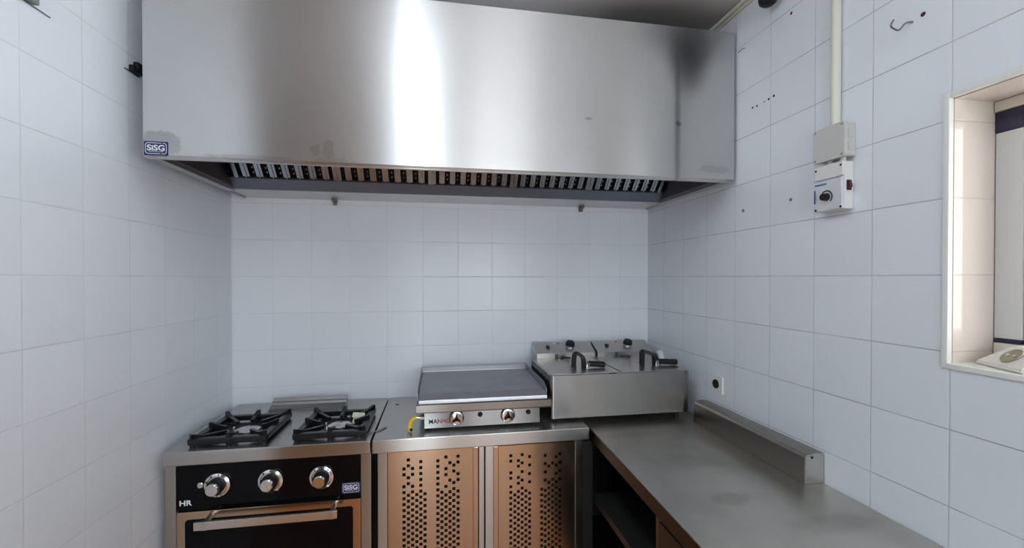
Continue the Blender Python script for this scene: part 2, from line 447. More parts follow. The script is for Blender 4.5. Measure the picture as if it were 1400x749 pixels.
b = NB(); box(b, FX + 0.02, FX + 0.024, WY0 + 0.05, -1.6625, 1.379, 1.979); obj('pane', b, k.m, w)

# ceiling trunking along the right wall
b = NB(); box(b, XR - 0.026, XR - 0.001, YR, 0.0, ZC - 0.016, ZC - 0.001, 0.003); box(b, XR - 0.012, XR - 0.001, YR, 0.0, ZC - 0.026, ZC - 0.018, 0.002)
tag(obj('cable_trunking', b, M_CREAMPL, base=(XR, -1.5, ZC)), 'cream plastic cable trunking running along the ceiling above the right wall', 'trunking')

# ceiling lamp (above, in front of the camera); rear one added as frontal fill
LX0, LX1, LY0, LY1 = 0.912, 1.010, -2.60, -1.15
for LY0, LY1, lb in ((-2.60, -1.15, 'long narrow white fluorescent ceiling light nearest the hood'), (-4.40, -2.95, 'added unseen fluorescent fill light on the ceiling nearest the rear doorway')):
    t_ = thing('ceiling_light', lb, 'light', (0.965, (LY0 + LY1) / 2, ZC), 'fluorescent ceiling lights')
    b = NB(); box(b, 0.945, 0.985, LY0 + 0.1, LY1 - 0.1, ZC - 0.105, ZC - 0.001, 0.004); obj('housing', b, M_PLASTIC, t_)
    b = NB(); box(b, LX0, LX1, LY0, LY1, ZC - 0.175, ZC - 0.105, 0.02); obj('diffuser', b, M_LAMP, t_)

# =================================================================== EXTRACTOR HOOD
HX0, HX1, HY, HZ0, HZ1 = 0.072, 2.375, -0.80, 1.973, 2.624
hood = thing('extractor_hood', 'large brushed stainless steel extractor hood spanning the back wall', 'extractor hood', (1.2236, 0.0, 1.98))
b = NB(); box(b, HX0, HX1, HY, HY + 0.0015, HZ0 + 0.008, HZ1, 0.0)
prism(b, [(HY, HZ0 + 0.008), (HY + 0.010, HZ0), (HY + 0.011, HZ0 + 0.001), (HY + 0.0015, HZ0 + 0.009)], 'x', HX0, HX1)
box(b, HX0, HX1, HY + 0.010, HY + 0.030, HZ0 - 0.001, HZ0 + 0.0005, 0.0)
box(b, HX0, HX0 + 0.0015, HY + 0.0015, -0.001, HZ0, HZ1); box(b, HX1 - 0.0015, HX1, HY + 0.0015, -0.001, HZ0, HZ1)
box(b, HX0 + 0.0015, HX1 - 0.0015, HY + 0.0015, -0.001, HZ1 - 0.0015, HZ1)
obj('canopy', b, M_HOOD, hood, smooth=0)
M_RIM = steel('rim steel', (0.50, 0.50, 0.51), 0.3, 0.0)
for xa, xb, xi in ((HX0 + 0.0016, HX0 + 0.034, HX0 + 0.034), (HX1 - 0.034, HX1 - 0.0016, HX1 - 0.036)):
    b = NB(); box(b, xa, xb, HY + 0.002, -0.22, HZ0 + 0.001, HZ0 + 0.003)
    box(b, xi, xi + 0.002, HY + 0.03, -0.20, HZ0 + 0.001, HZ0 + 0.022)
    obj('side_rim', b, M_RIM, hood, smooth=0)
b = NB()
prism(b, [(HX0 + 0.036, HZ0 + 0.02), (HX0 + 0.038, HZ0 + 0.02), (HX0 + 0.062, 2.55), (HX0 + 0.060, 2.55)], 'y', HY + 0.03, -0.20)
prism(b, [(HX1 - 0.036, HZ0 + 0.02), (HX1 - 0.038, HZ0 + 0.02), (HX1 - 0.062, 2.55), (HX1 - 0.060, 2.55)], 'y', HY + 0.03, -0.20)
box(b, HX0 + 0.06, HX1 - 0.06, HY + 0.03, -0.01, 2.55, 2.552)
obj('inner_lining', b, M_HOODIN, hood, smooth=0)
b = NB()          # grease channel along the wall
GX0, GX1 = HX0 + 0.034, HX1 - 0.034
box(b, GX0 - 0.02, GX1 + 0.02, -0.225, -0.001, 1.980, 1.982)
obj('channel_base', b, steel('channel base steel', (0.60, 0.60, 0.60), 0.35, 0.0, mottle=0.25, mscale=5), hood, smooth=0)
b = NB(); prism(b, [(-0.225, 1.9825), (-0.223, 1.9825), (-0.262, 2.030), (-0.264, 2.030)], 'x', GX0, GX1); obj('grease_channel', b, steel('grease channel steel', (0.24, 0.27, 0.33), 0.5, 0.0, (1, 0, 0), (3, 3, 200), 0.3, 4), hood, smooth=0)
for x in (0.53, 1.944):
    b = NB(); box(b, x - 0.011, x + 0.011, -0.050, -0.001, 1.966, 1.9795, 0.002); box(b, x - 0.009, x + 0.009, -0.030, -0.001, 1.950, 1.9655, 0.002)
    cyl(b, (x, -0.050, 1.973), (x, -0.055, 1.973), 0.005, seg=10)
    obj('fixing_bracket', b, plain('dull bracket metal', (0.20, 0.19, 0.17), 0.6, 0.5), hood)
# badge
bd_x, bd_z, bd_w, bd_h = 0.113, 2.003, 0.076, 0.049
b = NB(); prism(b, rrect(bd_x, bd_z, bd_w, bd_h, 0.003), 'y', HY - 0.0012, HY - 0.0002)
badge = obj('badge', b, M_NAVY, hood, smooth=0); badge['label'] = 'navy blue badge with white lettering'
def badge_print(x, y, z, s, parent, mat):
    b = text_bm('SiSG', 0.026 * s, front_mat(x, y, z + 0.001 * s), 0.0003, 0.0006 * s, 1.12)
    o = NB()
    W, H, R, T = 0.064 * s, 0.037 * s, 0.008 * s, 0.0017 * s
    out = rrect(x, z, W, H, R, 4); inn = rrect(x, z, W - 2 * T, H - 2 * T, R - T, 4); n = len(out)
    # outline with a short break at the top right and bottom left
    for i in range(n):
        j = (i + 1) % n
        mx = (out[i][0] + out[j][0]) / 2 - x
        if abs(mx) > 0.4 * W or True:
            segs = 12
            for q in range(segs):
                f0, f1 = q / segs, (q + 1) / segs
                L = math.hypot(out[j][0] - out[i][0], out[j][1] - out[i][1])
                cxm = out[i][0] + (out[j][0] - out[i][0]) * (f0 + f1) / 2 - x; top = out[i][1] > z
                if L > 0.4 * W and ((top and 0.26 * W < cxm < 0.34 * W) or ((not top) and 0.18 * W < cxm < 0.26 * W)): continue
                pts = [(out[i][0] + (out[j][0] - out[i][0]) * f, out[i][1] + (out[j][1] - out[i][1]) * f) for f in (f0, f1)]
                pin = [(inn[i][0] + (inn[j][0] - inn[i][0]) * f, inn[i][1] + (inn[j][1] - inn[i][1]) * f) for f in (f1, f0)]
                vs = [o.verts.new((p[0], y - 0.0002, p[1])) for p in pts + pin]; o.faces.new(vs)
    merge(b, o)
    box(b, x - 0.022 * s, x + 0.022 * s, y - 0.0003, y + 0.0001, z - 0.0112 * s, z - 0.0102 * s)
    return obj('lettering', b, mat, parent, smooth=0)
badge_print(bd_x, HY - 0.0015, bd_z, 1.05, badge, M_INK)

# grease filters
def make_filter(x0, x1):
    f = thing('grease_filter', '', 'filter', ((x0 + x1) / 2, -0.27, 2.03), 'baffle grease filters in the hood')
    L = 0.34; th = math.radians(48)
    # local frame: x along the hood, s up the slope (towards the room and up), n out of the filter face
    def mp(x, s, n):
        return Vector((x, -0.268 - s * math.cos(th) - n * math.sin(th) * 1.0, 2.034 + s * math.sin(th) - n * math.cos(th)))
    def slab(bm, xa, xb, s0, s1, n0, n1):
        t = NB(); vs = [t.verts.new(mp(x, s, n)) for x in (xa, xb) for s in (s0, s1) for n in (n0, n1)]
        for q in ((0, 1, 3, 2), (4, 6, 7, 5), (0, 4, 5, 1), (2, 3, 7, 6), (0, 2, 6, 4), (1, 5, 7, 3)): t.faces.new([vs[i] for i in q])
        merge(bm, t)
    b = NB(); slab(b, x0, x0 + 0.018, 0, L, -0.03, 0.012); slab(b, x1 - 0.018, x1, 0, L, -0.03, 0.012)
    slab(b, x0, x1, L - 0.02, L, -0.03, 0.012)
    obj('frame', b, M_FILTER, f, smooth=0)
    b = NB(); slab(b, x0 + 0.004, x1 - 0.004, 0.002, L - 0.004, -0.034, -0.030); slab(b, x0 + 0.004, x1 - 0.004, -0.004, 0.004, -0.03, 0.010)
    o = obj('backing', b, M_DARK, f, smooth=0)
    n = 7; p = (x1 - x0 - 0.044) / n
    for i in range(n):
        xc = x0 + 0.022 + p * (i + 0.5)
        b = NB(); hw = p * 0.25
        slab(b, xc - hw, xc + hw, 0.005, L - 0.02, 0.006, 0.008)
        slab(b, xc - hw, xc - hw + 0.002, 0.005, L - 0.02, -0.014, 0.006); slab(b, xc + hw - 0.002, xc + hw, 0.005, L - 0.02, -0.014, 0.006)
        slab(b, xc - 0.0025, xc + 0.0025, 0.002, L - 0.02, 0.008, 0.0125)
        obj('baffle', b, M_FILTER, f, smooth=0)
    for i in range(n - 1):
        xc = x0 + 0.022 + p * (i + 1)
        for s in (0.02, 0.045):
            b = NB(); c0 = mp(xc, s, -0.012); c1 = mp(xc, s, -0.006); cyl(b, c0, c1, 0.003, seg=8); obj('rivet', b, M_SATIN, f)
    return f
fx = [0.137, 0.604, 1.060, 1.480, 1.895, 2.318]
lab = ['leftmost steel baffle grease filter inside the hood, by the left wall', 'second baffle grease filter from the left inside the hood',
       'middle one of the five baffle grease filters inside the hood', 'fourth baffle grease filter from the left inside the hood',
       'rightmost steel baffle grease filter inside the hood, by the right wall']
for i in range(5):
    f = make_filter(fx[i] + 0.001, fx[i + 1] - 0.001); f['label'] = lab[i]

# =================================================================== RANGE COOKER
rg = thing('gas_range', 'stainless steel gas range with two hobs, black control panel and oven', 'cooker', (0.43, -0.33, 0.0))
RX0, RX1 = 0.036, 0.812
b = NB()
box(b, RX0, RX1, -0.650, -0.002, 0.815, 0.870, 0.006, 3)
rt = obj('hob_top', b, M_TOP, rg)
b = NB()
box(b, 0.030, 0.068, -0.620, -0.03, 0.0, 0.8145, 0.002)
box(b, 0.768, 0.809, -0.620, -0.03, 0.0, 0.8145, 0.002)
box(b, 0.068, 0.768, -0.60, -0.03, 0.10, 0.8145)
box(b, 0.068, 0.768, -0.612, -0.55, 0.06, 0.12, 0.002)
obj('body', b, M_STILE, rg)
b = NB(); box(b, 0.0685, 0.7675, -0.618, -0.6005, 0.623, 0.811, 0.0015); cp = obj('control_panel', b, M_GLASSBLK, rg)
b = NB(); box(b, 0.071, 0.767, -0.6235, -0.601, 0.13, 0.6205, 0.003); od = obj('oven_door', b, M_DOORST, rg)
b = NB(); prism(b, rrect(0.4195, 0.365, 0.634, 0.450, 0.012), 'y', -0.6250, -0.6236); gl = obj('oven_glass', b, M_GLASSBLK, od, smooth=0)
b = NB()
box(b, 0.165, 0.687, -0.690, -0.678, 0.578, 0.611, 0.003)
hd = obj('handle', b, plain('handle steel', (0.66, 0.62, 0.58), 0.3, 1.0), od)
for x in (0.200, 0.665):
    b = NB(); cyl(b, (x, -0.679, 0.598), (x, -0.624, 0.605), 0.011, 0.009, 16); box(b, x - 0.0115, x + 0.0115, -0.6905, -0.677, 0.577, 0.612, 0.003)
    obj('handle_bracket', b, M_SATIN, hd)
for x, z, an in ((0.220, 0.721, 30), (0.417, 0.722, 0), (0.613, 0.721, 0)):
    b = NB(); lathe(b, [(0.0, 0.0), (0.048, 0.0), (0.049, 0.004), (0.047, 0.010), (0.038, 0.013), (0.036, 0.011), (0.030, 0.012), (0.0, 0.012)], (x, -0.618, z), (0, -1, 0), 40)
    kb = obj('knob_bezel', b, M_CHROME, rg)
    b = NB(); lathe(b, [(0.032, 0.012), (0.032, 0.026), (0.028, 0.031), (0.025, 0.042), (0.0, 0.042)], (x, -0.618, z), (0, -1, 0), 32)
    kn = obj('knob', b, M_BLACK, kb)
    b = NB(); lathe(b, [(0.0, 0.0422), (0.0235, 0.0422), (0.0235, 0.052), (0.0215, 0.0545), (0.0, 0.0545)], (x, -0.618, z), (0, -1, 0), 32)
    obj('knob_cap', b, M_CHROME, kb)
    for a in (90 + an, 50 + an, 128 + an):
        b = NB(); c = Vector((x + 0.042 * math.cos(math.radians(a)), -0.6312, z + 0.042 * math.sin(math.radians(a)))); box(b, c.x - 0.002, c.x + 0.002, c.y - 0.0004, c.y + 0.0008, c.z - 0.003, c.z + 0.003); obj('bezel_mark', b, M_BLACK, kb)
b = NB(); lathe(b, [(0.0, 0.006), (0.009, 0.006), (0.012, 0.003), (0.012, 0.0)], (0.156, -0.618, 0.722), (0, -1, 0), 20); obj('spark_button', b, M_CHROME, cp)
mk = obj('logo', text_bm('HR', 0.029, front_mat(0.101, -0.6184, 0.654), 0.0004, 0.0008, 1.15), M_INK, cp, smooth=0)
b = NB(); prism(b, rrect(0.728, 0.666, 0.074, 0.046, 0.004), 'y', -0.6192, -0.6184); st = obj('sticker', b, M_NAVY, cp, smooth=0)
st['label'] = 'navy sticker with white lettering'
badge_print(0.728, -0.6196, 0.666, 1.02, st, M_INK)
# flue cover at the back
b = NB()
prism(b, [(-0.176, 0.8702), (-0.176, 0.884), (-0.160, 0.884), (-0.152, 0.893), (-0.140, 0.893), (-0.132, 0.906), (-0.118, 0.906), (-0.110, 0.921), (-0.102, 0.922), (-0.098, 0.8702)], 'x', 0.245, 0.612, 0.0008)
tag(obj('flue_cover', b, plain('dull steel', (0.36, 0.36, 0.35), 0.33, 1.0), base=(0.43, -0.14, 0.8702)), 'ribbed steel flue cover at the back of the gas range', 'flue cover')
# burners
for cx_, cy_ in ((0.268, -0.470), (0.652, -0.475)):
    b = NB(); prism(b, rrect(cx_ - (0.018 if cx_ < 0.5 else 0.011), cy_ + 0.016, 0.226, 0.250, 0.03, 6), 'z', 0.8702, 0.8725, 0.0005)
    w1 = obj('spill_bowl', b, plain('dark spill bowl', (0.022, 0.024, 0.023), 0.4), rt)
    b = NB(); lathe(b, [(0.060, 0.003), (0.058, 0.008), (0.042, 0.009), (0.042, 0.012), (0.050, 0.013), (0.050, 0.018), (0.036, 0.021), (0.022, 0.020), (0.018, 0.022), (0.0, 0.022)], (cx_, cy_, 0.870), (0, 0, 1), 40)
    bn = obj('burner', b, M_ALU, w1)
    b = NB(); cyl(b, (cx_ - 0.062, cy_ + 0.02, 0.871), (cx_ - 0.062, cy_ + 0.02, 0.892), 0.007, 0.005, 12); cyl(b, (cx_ - 0.075, cy_ - 0.005, 0.871), (cx_ - 0.075, cy_ - 0.005, 0.888), 0.004, seg=10)
    obj('pilot', b, M_CHROME, w1)
# pan supports
def pan_support(name_label, x0, x1, y0, y1):
    cx, cy = (x0 + x1) / 2, (y0 + y1) / 2
    g = thing('pan_support', name_label, 'pan support', (cx, cy, 0.8706))
    zt, zb, w_ = 0.904, 0.879, 0.030
    b = NB()
    box(b, x0, x1, y0, y0 + w_, zb, zt, 0.005); box(b, x0, x1, y1 - w_, y1, zb, zt, 0.005)
    box(b, x0, x0 + w_, y0 + 0.003, y1 - 0.003, zb, zt, 0.005); box(b, x1 - w_, x1, y0 + 0.003, y1 - 0.003, zb, zt, 0.005)
    fr = obj('frame', b, M_ENAMEL, g)
    for fx_, fy in ((x0, y0), (x1, y0), (x0, y1), (x1, y1), (cx, y0), (cx, y1)):
        b = NB(); px = min(max(fx_, x0 + 0.014), x1 - 0.014); py = min(max(fy, y0 + 0.014), y1 - 0.014)
        cyl(b, (px, py, 0.8705), (px, py, 0.888), 0.010, 0.012, 12); obj('foot', b, M_ENAMEL, g)
    for fx_, fy in ((x0, y0), (cx, y0), (x1, y0), (x0, cy), (x1, cy), (x0, y1), (cx, y1), (x1, y1)):
        a = Vector((fx_, fy, 0)); c = Vector((cx, cy, 0)); d = (c - a); Lf = d.length; d.normalize()
        a = a + d * (0.006 if (fx_ == cx or fy == cy) else 0.010); Lf = (c - a).length; L1 = Lf - 0.070
        n = Vector((-d.y, d.x, 0)) * 0.008
        b = NB(); poly = [(0, zb + 0.004), (0, zt + 0.018), (0.008, zt + 0.018), (0.045, zt + 0.002), (L1, zt - 0.002), (L1 - 0.004, zt - 0.018), (0.06, zb + 0.002)]
        t = NB(); lo = [t.verts.new(a + d * p[0] + n + Vector((0, 0, p[1]))) for p in poly]; hi = [t.verts.new(a + d * p[0] - n + Vector((0, 0, p[1]))) for p in poly]
        t.faces.new(lo); t.faces.new(hi[::-1])
        for i in range(len(poly)): t.faces.new((lo[i], lo[(i + 1) % len(poly)], hi[(i + 1) % len(poly)], hi[i]))
        bmesh.ops.bevel(t, geom=t.edges[:], offset=0.0015, segments=1, affect='EDGES')
        merge(b, t); obj('prong', b, M_ENAMEL, g)
    return g
pan_support('black cast iron pan support on the left hob, next to the left wall', 0.104, 0.396, -0.612, -0.296)
pan_support('black cast iron pan support on the right hob with a cream scrap between its prongs', 0.496, 0.786, -0.620, -0.300)
# small loose things on the range
b = NB(); prism(b, [(0, 0), (0.052, 0), (0.052, 0.048), (0, 0.050)], 'y', -0.001, 0.001, 0.0, mat=Matrix.Translation((0.698, -0.432, 0.8745)) @ Matrix.Rotation(math.radians(-10), 4, 'Z') @ Matrix.Rotation(math.radians(-25), 4, 'X'))
prism(b, [(0, 0), (0.022, 0), (0.022, 0.0015), (0, 0.0015)], 'y', -0.03, 0.0, 0.0, mat=Matrix.Translation((0.698, -0.412, 0.9185)) @ Matrix.Rotation(math.radians(25), 4, 'X'))
tag(obj('folded_scrap', b, M_PAPER, base=(0.72, -0.43, 0.8735)), 'small cream folded scrap standing between the prongs of the right pan support', 'scrap')
b = NB(); tube(b, [(0.755, -0.615, 0.8735), (0.80, -0.570, 0.8745), (0.822, -0.548, 0.8745)], 0.0022)
prism(b, [(0.818, -0.556), (0.836, -0.546), (0.862, -0.500), (0.848, -0.500), (0.826, -0.535)], 'z', 0.8712, 0.8742, 0.0008)
tag(obj('metal_skewer', b, plain('dull grey steel', (0.30, 0.30, 0.29), 0.4, 1.0), base=(0.80, -0.56, 0.871)), 'thin metal skewer with flattened end lying across the joint beside the right pan support', 'skewer')

# =================================================================== PERFORATED CABINET
cb = thing('perforated_cabinet', 'stainless steel base cabinet with two perforated doors', 'cabinet', (1.29, -0.33, 0.0))
b = NB(); box(b, 0.8165, 1.768, -0.648, -0.002, 0.812, 0.870, 0.005, 3)
wt = obj('worktop', b, M_TOP, cb)
b = NB(); cyl(b, (0.873, -0.148, 0.8700), (0.873, -0.148, 0.8706), 0.009, seg=16); obj('drain_hole', b, M_HOLE, wt, smooth=0)
b = NB()
box(b, 0.836, 0.8755, -0.620, -0.05, 0.0, 0.8115, 0.002)
box(b, 1.2670, 1.2895, -0.620, -0.58, 0.0, 0.8115, 0.001); box(b, 1.2955, 1.336, -0.620, -0.58, 0.0, 0.8115, 0.001)
box(b, 1.708, 1.744, -0.620, -0.05, 0.0, 0.8115, 0.002)
box(b, 0.8755, 1.708, -0.56, -0.05, 0.10, 0.104); 
obj('carcass', b, M_STILE, cb)
b = NB(); box(b, 0.876, 1.266, -0.57, -0.06, 0.105, 0.81); box(b, 1.3365, 1.7075, -0.57, -0.06, 0.105, 0.81); box(b, 1.2895, 1.2955, -0.60, -0.59, 0.0, 0.81)
obj('interior', b, plain('dark cabinet inside', (0.02, 0.012, 0.008), 0.8), cb, smooth=0)

YD = -0.622
def px_door(u, v):        # photograph pixel on the door plane -> (x, z), measured once
    C0 = Vector((1.09178, -2.47527, 1.54653)); d = F_ + R_ * ((u - 696.323) / 577.867) - U_ * ((v - 384.993) / 577.867)
    s = (YD - C0.y) / d.y; p = C0 + d * s; return p.x, p.z
def door(xa, xb, z0, z1, ox, oy, sc, cols, pitch, hs, hinge):
    holes = []
    for cxp, irr, start in cols:
        ref_x, _ = px_door(ox + cxp / sc, oy + 80)
        zs = [px_door(ox + cxp / sc, oy + v / sc)[1] for v in irr]
        zst = px_door(ox + cxp / sc, oy + start / sc)[1]; dz = zst - px_door(ox + cxp / sc, oy + (start + pitch) / sc)[1]
        k_ = 0
        while zst - dz * k_ > z0 + 0.12: zs.append(zst - dz * k_); k_ += 1
        holes.append((ref_x, sorted(zs)))
    holes.sort()
    b = NB(); y0, y1 = YD, YD + 0.0012
    def quad(x0, x1, za, zb):
        if x1 - x0 < 1e-4 or zb - za < 1e-4: return
        vs = [b.verts.new(p) for p in ((x0, y0, za), (x1, y0, za), (x1, y0, zb), (x0, y0, zb))]; b.faces.new(vs)
    cur = xa; h = hs / 2
    for x, zs in holes:
        quad(cur, x - h, z0, z1); zc = z0
        for z in zs:
            quad(x - h, x + h, zc, z - h)
            # the cut edge of the sheet
            for (p, q) in (((x - h, z - h), (x + h, z - h)), ((x + h, z - h), (x + h, z + h)), ((x + h, z + h), (x - h, z + h)), ((x - h, z + h), (x - h, z - h))):
                vs = [b.verts.new(v) for v in ((p[0], y0, p[1]), (q[0], y0, q[1]), (q[0], y1, q[1]), (p[0], y1, p[1]))]; b.faces.new(vs)
            zc = z + h
        quad(x - h, x + h, zc, z1); cur = x + h
    quad(cur, xb, z0, z1)
    # folded edges
    box(b, xa, xa + 0.0012, y0, y0 + 0.018, z0, z1); box(b, xb - 0.0012, xb, y0, y0 + 0.018, z0, z1)
    box(b, xa, xb, y0, y0 + 0.018, z1 - 0.0012, z1); box(b, xa, xb, y0, y0 + 0.018, z0, z0 + 0.0012)
    me_b = b
    bmesh.ops.translate(b, verts=b.verts, vec=-origin(cb))
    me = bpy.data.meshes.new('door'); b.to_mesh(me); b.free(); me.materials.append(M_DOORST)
    o = bpy.data.objects.new('door', me); link(o, cb)
    b = NB()
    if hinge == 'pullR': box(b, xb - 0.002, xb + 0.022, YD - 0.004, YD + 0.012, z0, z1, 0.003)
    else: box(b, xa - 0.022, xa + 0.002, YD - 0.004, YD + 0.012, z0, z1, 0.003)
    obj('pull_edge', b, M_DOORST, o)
    return o
door(0.877, 1.242, 0.11, 0.805, 500, 590, 4.7125, [
    (247, [240, 278, 355, 393], 432), (275, [182, 220, 297, 335], 410), (302, [237, 275, 352, 388], 428), (329, [], 405), (355, [193, 232, 270, 308, 345], 383), (382, [], 400),
    (465, [188, 224, 262, 300, 337], 375), (491, [], 390), (517, [163, 238, 277, 352], 408), (543, [200, 312], 387), (568, [215, 253, 328], 367), (595, [158, 195, 270, 308], 382)], 38, 0.0135, 'pullR')
door(1.352, 1.706, 0.11, 0.802, 650, 590, 4.7125, [
    (228, [155, 190, 265, 300, 355], 391), (254, [], 407), (277, [187, 222, 295, 332], 385), (301, [148, 201, 257, 312], 363), (325, [], 380), (349, [160, 214, 270, 323], 395),
    (427, [], 370), (450, [153, 206, 260, 312], 352 + 26), (473, [221, 327], 362), (497, [201, 307], 343), (520, [161, 215, 269, 323], 360), (543, [143, 197, 251, 303], 375)], 36.5, 0.0132, 'pullL')

# =================================================================== SIDE COUNTER
sc_ = thing('side_counter', 'worn stainless steel worktop with open shelves along the right wall', 'counter', (2.08, -1.0, 0.0))
b = NB(); t = NB()
prism(b, [(1.788, -0.001), (2.386, -0.001), (2.386, -2.30), (1.740, -2.30), (1.788, -0.60)], 'z', 0.797, 0.850, 0.004)
obj('worktop', b, M_COUNTER, sc_)
b = NB(); prism(b, [(1.7858, -0.61), (1.7868, -0.61), (1.7395, -2.29), (1.7385, -2.29)], 'z', 0.798, 0.845); obj('front_edge', b, plain('darkened folded edge', (0.13, 0.12, 0.11), 0.35, 1.0), sc_)  # same sheet as the worktop; weaker reflection put into a darker colour
b = NB(); box(b, 1.79, 1.815, -1.245, -1.20, 0.0, 0.7965, 0.002); obj('post', b, M_SPLASH, sc_)
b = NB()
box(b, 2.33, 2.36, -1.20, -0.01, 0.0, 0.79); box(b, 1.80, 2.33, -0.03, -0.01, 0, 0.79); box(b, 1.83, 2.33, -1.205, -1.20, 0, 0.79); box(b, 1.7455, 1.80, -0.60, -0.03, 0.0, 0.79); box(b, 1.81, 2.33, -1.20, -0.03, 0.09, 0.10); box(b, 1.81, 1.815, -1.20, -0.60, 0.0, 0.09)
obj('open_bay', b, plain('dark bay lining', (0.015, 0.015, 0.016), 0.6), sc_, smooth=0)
b = NB(); box(b, 1.803, 2.32, -1.198, -0.602, 0.535, 0.539); sh = obj('shelf', b, plain('near-black shelf top', (0.02, 0.02, 0.02), 0.5), sc_)  # shelf top is near black all over
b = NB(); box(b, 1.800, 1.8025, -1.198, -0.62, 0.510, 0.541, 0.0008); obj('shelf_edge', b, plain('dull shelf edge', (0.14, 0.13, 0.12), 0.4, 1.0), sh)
b = NB(); box(b, 1.786, 2.33, -1.70, -1.245, 0.10, 0.790, 0.002); 
b2 = NB(); box(b2, 1.770, 1.7855, -1.70, -1.250, 0.12, 0.785, 0.003)
obj('drawer_housing', b, M_SPLASH, sc_); obj('drawer_front', b2, plain('dark drawer steel', (0.17, 0.15, 0.135), 0.4, 1.0), sc_)
b = NB(); box(b, 1.768, 1.7715, -1.30, -1.295, 0.80, 0.812)
b.free()
# upstand block
up = NB()
prism(up, [(2.386, 0.8502), (2.312, 0.8502), (2.314, 0.940), (2.322, 0.950), (2.352, 0.956), (2.386, 0.952)], 'y', -1.235, -0.604, 0.002)
us = tag(obj('upstand', up, M_SPLASH, base=(2.35, -0.92, 0.85)), 'folded stainless steel upstand block on the side worktop against the right wall', 'upstand')
b = NB(); prism(b, [(2.385, 0.8504), (2.3135, 0.8504), (2.3155, 0.938), (2.323, 0.948), (2.352, 0.954), (2.385, 0.950)], 'y', -1.2375, -1.2355, 0.0006)
ec = obj('end_cap', b, plain('bright end plate', (0.55, 0.54, 0.5), 0.35, 1.0), us)
b = NB(); cyl(b, (2.338, -1.2376, 0.940), (2.338, -1.240, 0.940), 0.0045, seg=12); obj('screw', b, M_BLACK, us)

# =================================================================== GRIDDLE
gr = thing('griddle', 'stainless steel gas griddle with flat steel plate between hob and fryer', 'griddle', (1.29, -0.33, 0.870))
b = NB()
prism(b, [(-0.585, 0.884), (-0.580, 0.972), (-0.10, 0.972), (-0.10, 0.884)], 'x', 1.028, 1.551, 0.002)
obj('body', b, steel('griddle panel steel', (0.24, 0.235, 0.23), 0.27, 1.0, (0, 1, 1), None, 0), gr)
for x in (1.05, 1.53):
    for y in (-0.55, -0.13):
        b = NB(); cyl(b, (x, y, 0.8702), (x, y, 0.8839), 0.014, seg=16); obj('foot', b, M_BLACK, gr)
b = NB()          # fat tray with its rolled lip
prism(b, [(-0.612, 0.960), (-0.616, 0.966), (-0.616, 0.996), (-0.610, 1.000), (-0.604, 0.996), (-0.604, 0.976), (-0.560, 0.974), (-0.560, 0.968)], 'x', 0.996, 1.596, 0.0)
box(b, 0.996, 1.000, -0.610, -0.50, 0.968, 0.998, 0.001); box(b, 1.592, 1.596, -0.610, -0.50, 0.968, 0.998, 0.001)
obj('fat_tray', b, steel('fat tray steel', (0.27, 0.255, 0.24), 0.25, 0.8, (0, 1, 1), None, 0), gr)
b = NB(); prism(b, [(-0.580, 0.985), (-0.572, 1.005), (-0.540, 1.0225), (-0.08, 1.026), (-0.08, 0.975), (-0.560, 0.975)], 'x', 1.004, 1.588, 0.0)
pl = obj('cooking_plate', b, M_GRIDDLE, gr)
b = NB(); prism(b, [(-0.583, 0.984), (-0.576, 1.006), (-0.536, 1.0245), (-0.535, 1.0235), (-0.574, 1.003), (-0.580, 0.984)], 'x', 1.006, 1.586, 0.0)
obj('bevelled_lip', b, plain('bright worn steel', (0.55, 0.55, 0.57), 0.4, 1.0), pl)
b = NB()          # splash guard: back and two sides
box(b, 0.998, 1.594, -0.082, -0.078, 0.975, 1.050, 0.001)
prism(b, [(-0.080, 0.975), (-0.080, 1.050), (-0.50, 1.050), (-0.545, 1.030), (-0.545, 0.975)], 'x', 0.998, 1.002, 0.0)
prism(b, [(-0.080, 0.975), (-0.080, 1.050), (-0.50, 1.050), (-0.545, 1.030), (-0.545, 0.975)], 'x', 1.590, 1.594, 0.0)
obj('splash_guard', b, plain('guard steel', (0.42, 0.42, 0.44), 0.5, 1.0), gr, smooth=0)
b = NB(); box(b, 1.004, 1.588, -0.0875, -0.0825, 1.0262, 1.0290, 0.001); obj('bright_line', b, plain('bright edge steel', (0.75, 0.75, 0.74), 0.35, 1.0), pl)  # thin bright strip along the foot of the back guard
for x in (1.170, 1.401):
    b = NB(); lathe(b, [(0.0, 0.0), (0.033, 0.0), (0.033, 0.008), (0.030, 0.013), (0.025, 0.015), (0.0, 0.016)], (x, -0.583, 0.926), (0, -1, 0), 32)
    kb = obj('knob_dial', b, M_CHROME, gr)
    b = NB()
    for a in (90, 215, 325):
        c = Vector((x, -0.600, 0.926)); e = c + Vector((math.cos(math.radians(a)), 0, math.sin(math.radians(a)))) * 0.021
        dn = (e - c).normalized(); n = Vector((-dn.z, 0, dn.x)) * 0.006
        t = NB(); lo = [t.verts.new(p) for p in (c + n - dn * 0.003, c - n - dn * 0.003, e - n * 0.4, e + n * 0.4)]
        r_ = bmesh.ops.extrude_face_region(t, geom=[t.faces.new(lo)]); bmesh.ops.translate(t, verts=[v for v in r_['geom'] if isinstance(v, bmesh.types.BMVert)], vec=(0, -0.012, 0)); merge(b, t)
    obj('knob_grip', b, M_BLACK, kb)
for x in (1.276, 1.497):
    b = NB(); lathe(b, [(0.0, 0.004), (0.008, 0.006), (0.011, 0.003), (0.011, 0.0)], (x, -0.583, 0.935), (0, -1, 0), 20); obj('igniter_button', b, M_BLACK, gr)
b = text_bm('MAI', 0.026, front_mat(1.070, -0.5855, 0.913), 0.0003, 0.0004, 1.0); obj('lettering', b, M_DARKINK, gr, smooth=0)
